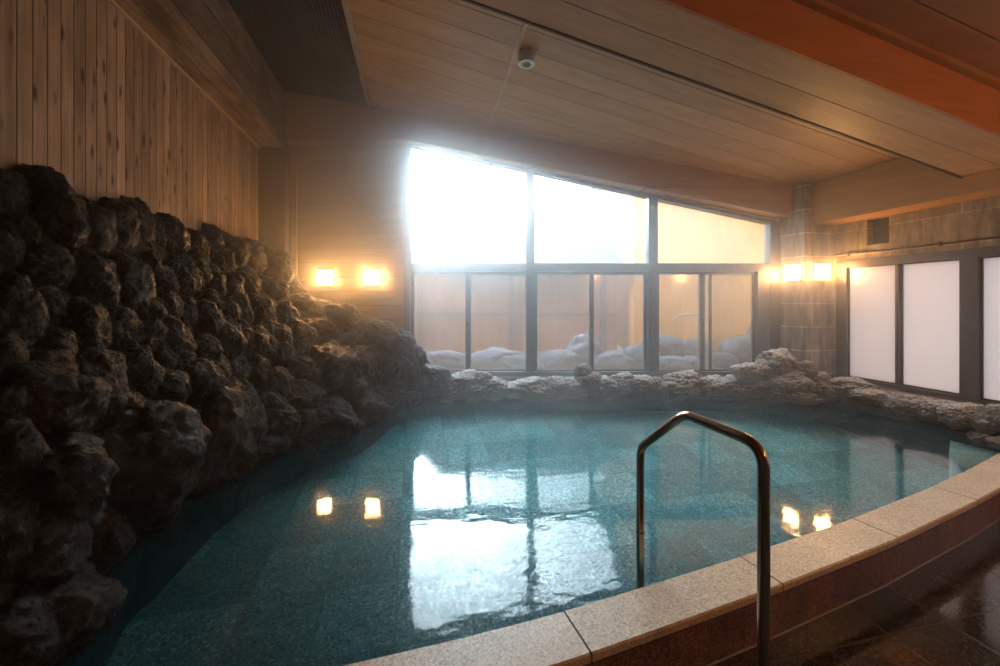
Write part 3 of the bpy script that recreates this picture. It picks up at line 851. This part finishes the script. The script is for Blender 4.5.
for i, (px, py, rx, ry) in enumerate(sorted(RIM_RIGHT)):
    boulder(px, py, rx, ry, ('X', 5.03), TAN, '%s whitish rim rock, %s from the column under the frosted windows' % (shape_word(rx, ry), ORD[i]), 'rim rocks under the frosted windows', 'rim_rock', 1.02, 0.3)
# dark footing of the rim below the water
mb = MB()
foot = [(-1.45, 4.92), (0.4, 4.93), (2.0, 4.98), (3.2, 5.0)]
pts = [FW(u, d, 0) for u, d in foot] + [Vector((4.62, 4.05, 0)), Vector((4.86, 3.6, 0)), Vector((4.98, 3.0, 0)), Vector((5.02, 2.3, 0))]
vs = []
for p in pts: vs += [(p.x, p.y, -0.3), (p.x, p.y, 0.22), (p.x * 1.03 + .02, p.y * 1.03, 0.33)]
mb.add(vs, [(3 * i + j, 3 * i + 3 + j, 3 * i + 4 + j, 3 * i + 1 + j) for i in range(len(pts) - 1) for j in (0, 1)])
struct(mb, 'rim_footing', M['bank'])

# ------------------------------------------------------------------ sconces
def sconce(loc, rz, label, group):
    """lamp on a wall: faces local -y"""
    t = empty('wall_sconce', loc, rz); tag(t, label, 'lamp', group)
    b = MB(); b.box((-0.10, -0.02, -0.11), (0.10, 0.0, 0.11)); b.build('back_plate', M['white'], t, 0.004)
    g = MB(); g.prism([(-0.085, -0.075), (0.085, -0.075), (0.09, -0.02), (-0.09, -0.02)], lambda x, z: (x, z, -0.095), lambda x, z: (x, z, 0.095))
    g.build('glass_shade', M['glow'], t, 0.012)
    c = MB(); c.box((-0.095, -0.08, 0.097), (0.095, -0.005, 0.108)); c.build('top_cap', M['white'], t, 0.003)
    c = MB(); c.box((-0.095, -0.08, -0.108), (0.095, -0.005, -0.097)); c.build('bottom_cap', M['white'], t, 0.003)
    return t


for px, py, which in ((326, 278, 'nearer the corner post'), (373, 277.5, 'nearer the tall window')):
    sconce(FW(u_at(px), DW, z_at(py)), -YAW, 'lit square wall lamp on the boarded far wall, ' + which, 'lamps on the boarded wall')
sconce((4.985, 4.30, z_at(273, 5.26)), -math.pi / 2, 'lit square lamp on the column side facing the tall window', 'lamps on the column')
sconce((5.215, 4.15, z_at(272, 5.16)), 0, 'lit square lamp on the column front by the frosted window', 'lamps on the column')

# ------------------------------------------------------------------ ceiling fixture, bracket
dx, dy = 1.03, 3.56
t = empty('ceiling_downlight', (dx, dy, ceil_z(dx))); tag(t, 'white round fixture on the pale sloping ceiling boards beside the batten', 'ceiling light')
b = MB(); b.lathe([(0.0, 0.015), (0.078, 0.015), (0.08, 0.0), (0.08, -0.085), (0.074, -0.095), (0.052, -0.095), (0.048, -0.088), (0.046, -0.070), (0.0, -0.070)]); b.build('housing', M['white'], t)
b = MB(); b.lathe([(0.0, -0.082), (0.020, -0.080), (0.036, -0.074), (0.042, -0.069)]); b.build('lens', M['lens'], t)

# ------------------------------------------------------------------ handrail
def rail():
    A = Vector((1.0, 1.600, 0)); L = 0.592; B = A + Vector((0.09, -1, 0)) * L
    def pt(f, z): q = A.lerp(B, f); return Vector((q.x, q.y, z))
    ctrl = [(0.0, -0.27, 0), (0.0, 0.79, 0.05), (0.45, 1.015, 0.045), (1.0, 1.005, 0.075), (1.0, 0.0, 0)]
    P = [pt(f, z) for f, z, _ in ctrl]; path = []
    for i, p in enumerate(P):
        r = ctrl[i][2]
        if r == 0: path.append(p); continue
        a = (P[i - 1] - p).normalized(); b = (P[i + 1] - p).normalized()
        for k in range(9):
            s = k / 8; q0 = p + a * r; q1 = p + b * r
            path.append(q0 * (1 - s) ** 2 + p * 2 * s * (1 - s) + q1 * s * s)
    t = empty('pool_handrail', (B.x, B.y, 0)); tag(t, 'bent stainless steel handrail straddling the pool edge', 'handrail')
    off = Vector((B.x, B.y, 0))
    m = MB(); m.tube([p - off for p in path], 0.0175, 20); m.build('tube', M['metal'], t)
    m = MB(); m.lathe([(0.0, 0.008), (0.02, 0.008), (0.042, 0.006), (0.046, 0.0)], 24); m.build('floor_flange', M['metal'], t)
    m = MB(); m.lathe([(0.018, 0.0), (0.0186, 0.002), (0.0186, 0.010), (0.018, 0.012)], 20, A - off + Vector((0, 0, 0.40))); m.build('weld_collar', M['metal'], t)


rail()

# ------------------------------------------------------------------ outside: snow garden, wooden building, rocks, spout
mb = MB()
N = 24; vs = []
for i in range(N + 1):
    for j in range(N + 1):
        u = -9 + 22 * i / N; d = 5.66 + 14 * (j / N) ** 1.4
        vs.append(FW(u, d, 0.30 + 0.10 * noise.noise(Vector((u * .7, d * .7, 3)))))
mb.add(vs, [(i * (N + 1) + j, (i + 1) * (N + 1) + j, (i + 1) * (N + 1) + j + 1, i * (N + 1) + j + 1) for i in range(N) for j in range(N)], True)
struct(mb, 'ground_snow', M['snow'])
mb = MB(); mb.box((5.75, -8, -0.3), (25, 4.2, 0.1)); struct(mb, 'ground_side', M['snow'])

lodge = empty('wooden_lodge', FW(2, 9, 0.2)); tag(lodge, 'brown boarded building with a snowy roof across the garden', 'building')
lo = lodge.location
def lfw(u, d, z): return FW(u, d, z) - lo
m = MB(); m.box((-3.2, 9.0, 0.2), (2.7, 12.5, 2.35), lfw); m.build('boarded_wall', M['fence'], lodge)
m = MB(); m.prism([(8.6, 2.28), (12.0, 4.25), (15.4, 2.3), (15.4, 2.15), (12.0, 4.05), (8.6, 2.13)], lambda d, z: lfw(-1.75, d, z), lambda d, z: lfw(2.72, d, z)); m.build('snowy_roof', plain('grey_snow_roof', (0.055, 0.055, 0.062), 0.8, var=0.25, scale=2), lodge)
m = MB(); m.box((-3.2, 8.95, 1.12), (2.7, 9.0, 1.2), lfw); m.build('rail_board', M['gap'], lodge)
for u in (-1.9, 0.2, 2.3): m = MB(); m.box((u, 8.94, 0.2), (u + .12, 9.0, 2.3), lfw); m.build('wall_post', M['gap'], lodge)

annex = empty('rendered_house', FW(5.6, 8.3, 0.2)); tag(annex, 'tall cream walled house beyond the window nearest the column', 'building')
lo2 = annex.location
m = MB(); m.prism([(2.95, 8.6), (9.5, 7.4), (9.5, 13), (3.4, 13)], lambda u, d: FW(u, d, 0.2) - lo2, lambda u, d: FW(u, d, 5.2) - lo2); m.build('rendered_wall', M['cream'], annex)
m = MB(); m.prism([(2.75, 8.4), (9.8, 7.1), (9.8, 13.4), (3.1, 13.4)], lambda u, d: FW(u, d, 5.2) - lo2, lambda u, d: FW(u, d, 5.4) - lo2); m.build('snowy_roof', M['snow'], annex)

SNOWROCK = [rock_mesh(s, 4, 2.5) for s in (61, 62, 63)]


def snow_mat():
    T = NT('snow_capped_rock'); c = T.coords()
    nz = T.sep(T.n('NewGeometry').outputs['Normal'])[2]
    f = T.rng(T.math('ADD', nz, T.math('MULTIPLY', T.math('SUBTRACT', T.noise(c, 4, 4, 0.6), 0.5), 1.5)), 0.15, 0.7)
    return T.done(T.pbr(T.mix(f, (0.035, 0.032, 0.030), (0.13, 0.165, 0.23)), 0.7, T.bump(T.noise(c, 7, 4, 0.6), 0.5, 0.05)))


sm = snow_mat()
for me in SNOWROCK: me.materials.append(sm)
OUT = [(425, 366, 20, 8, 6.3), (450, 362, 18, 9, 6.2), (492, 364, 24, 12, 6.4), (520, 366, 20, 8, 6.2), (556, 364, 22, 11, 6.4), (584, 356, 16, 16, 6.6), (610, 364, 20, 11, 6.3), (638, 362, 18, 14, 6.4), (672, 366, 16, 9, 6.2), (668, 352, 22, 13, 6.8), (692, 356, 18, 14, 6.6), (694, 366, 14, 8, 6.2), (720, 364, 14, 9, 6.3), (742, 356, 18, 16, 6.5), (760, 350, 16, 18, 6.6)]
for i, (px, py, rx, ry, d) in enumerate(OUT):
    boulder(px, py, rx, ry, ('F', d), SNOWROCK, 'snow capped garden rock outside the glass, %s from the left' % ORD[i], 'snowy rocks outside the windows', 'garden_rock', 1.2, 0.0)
sp = empty('water_spout', FW(u_at(702, 6.6), 6.6, 0.3)); tag(sp, 'pale bamboo water spout standing outside behind the sliding pane', 'spout')
s0 = sp.location
m = MB(); m.tube([FW(u_at(706, 6.6), 6.6, z_at(314, 6.6)) - s0, FW(u_at(684, 6.6), 6.6, z_at(314.5, 6.6)) - s0, FW(u_at(676, 6.6), 6.6, z_at(317, 6.6)) - s0, FW(u_at(672, 6.6), 6.6, z_at(322, 6.6)) - s0], 0.022, 10); m.build('spout_pipe', M['bamboo'], sp)
m = MB(); m.tube([FW(u_at(703, 6.6), 6.6, 0.2) - s0, FW(u_at(703, 6.6), 6.6, z_at(312, 6.6)) - s0], 0.03, 10); m.build('post', M['bamboo'], sp)

# ------------------------------------------------------------------ steam filling the hall
def steam_mat(name):
    """thin everywhere, thicker towards the cold window, in a cloud under its high end and low over the far water"""
    T = NT(name); c = T.coords()
    def blob(p, rad, amt):
        d = T.n('VectorMath', {0: T.n('VectorMath', {0: c, 1: p}, operation='SUBTRACT').outputs[0], 1: tuple(1 / q for q in rad)}, operation='MULTIPLY').outputs[0]
        l = T.n('VectorMath', {0: d}, operation='LENGTH').outputs['Value']
        g = T.math('EXPONENT', T.math('MULTIPLY', T.math('MULTIPLY', l, l), -1.0))
        return T.math('MULTIPLY', g, amt)
    dd = T.n('VectorMath', {0: c, 1: Fv}, operation='DOT_PRODUCT').outputs['Value']
    den = T.rng(dd, 2.6, 5.4, STEAM * 0.12, STEAM * 2.2)
    for p, rad, amt in ((FW(-1.0, 5.0, 3.2), (1.8, 1.0, 1.1), 0.42), (FW(-1.9, 5.2, 2.7), (1.2, 0.7, 0.8), 0.35), (FW(0.5, 4.9, 0.2), (3.0, 0.8, 0.35), 0.22), (Vector((5.0, 4.2, 1.8)), (0.8, 0.5, 0.8), 0.08)):
        den = T.math('ADD', den, blob(tuple(p), rad, amt))
    nz = T.rng(T.noise(c, 0.9, 4, 0.6), 0.3, 0.7, 0.55, 1.45)
    den = T.math('MULTIPLY', den, nz)
    return T.done(vol=T.n('VolumeScatter', {'Color': (0.97, 0.985, 1.0), 'Density': den, 'Anisotropy': 0.62}).outputs[0])


mb = MB()
mb.prism([(XL + .01, YB + .01), (XR - .04, YB + .01), (XR - .04, 4.30), (XL + .01, 5.95)], lambda x, y: (x, y, 0.22), lambda x, y: (x, y, 4.42))
st = mb.build('steam', steam_mat('thin_steam')); tag(st, 'thin white steam filling the whole bath hall', 'steam', kind='stuff')
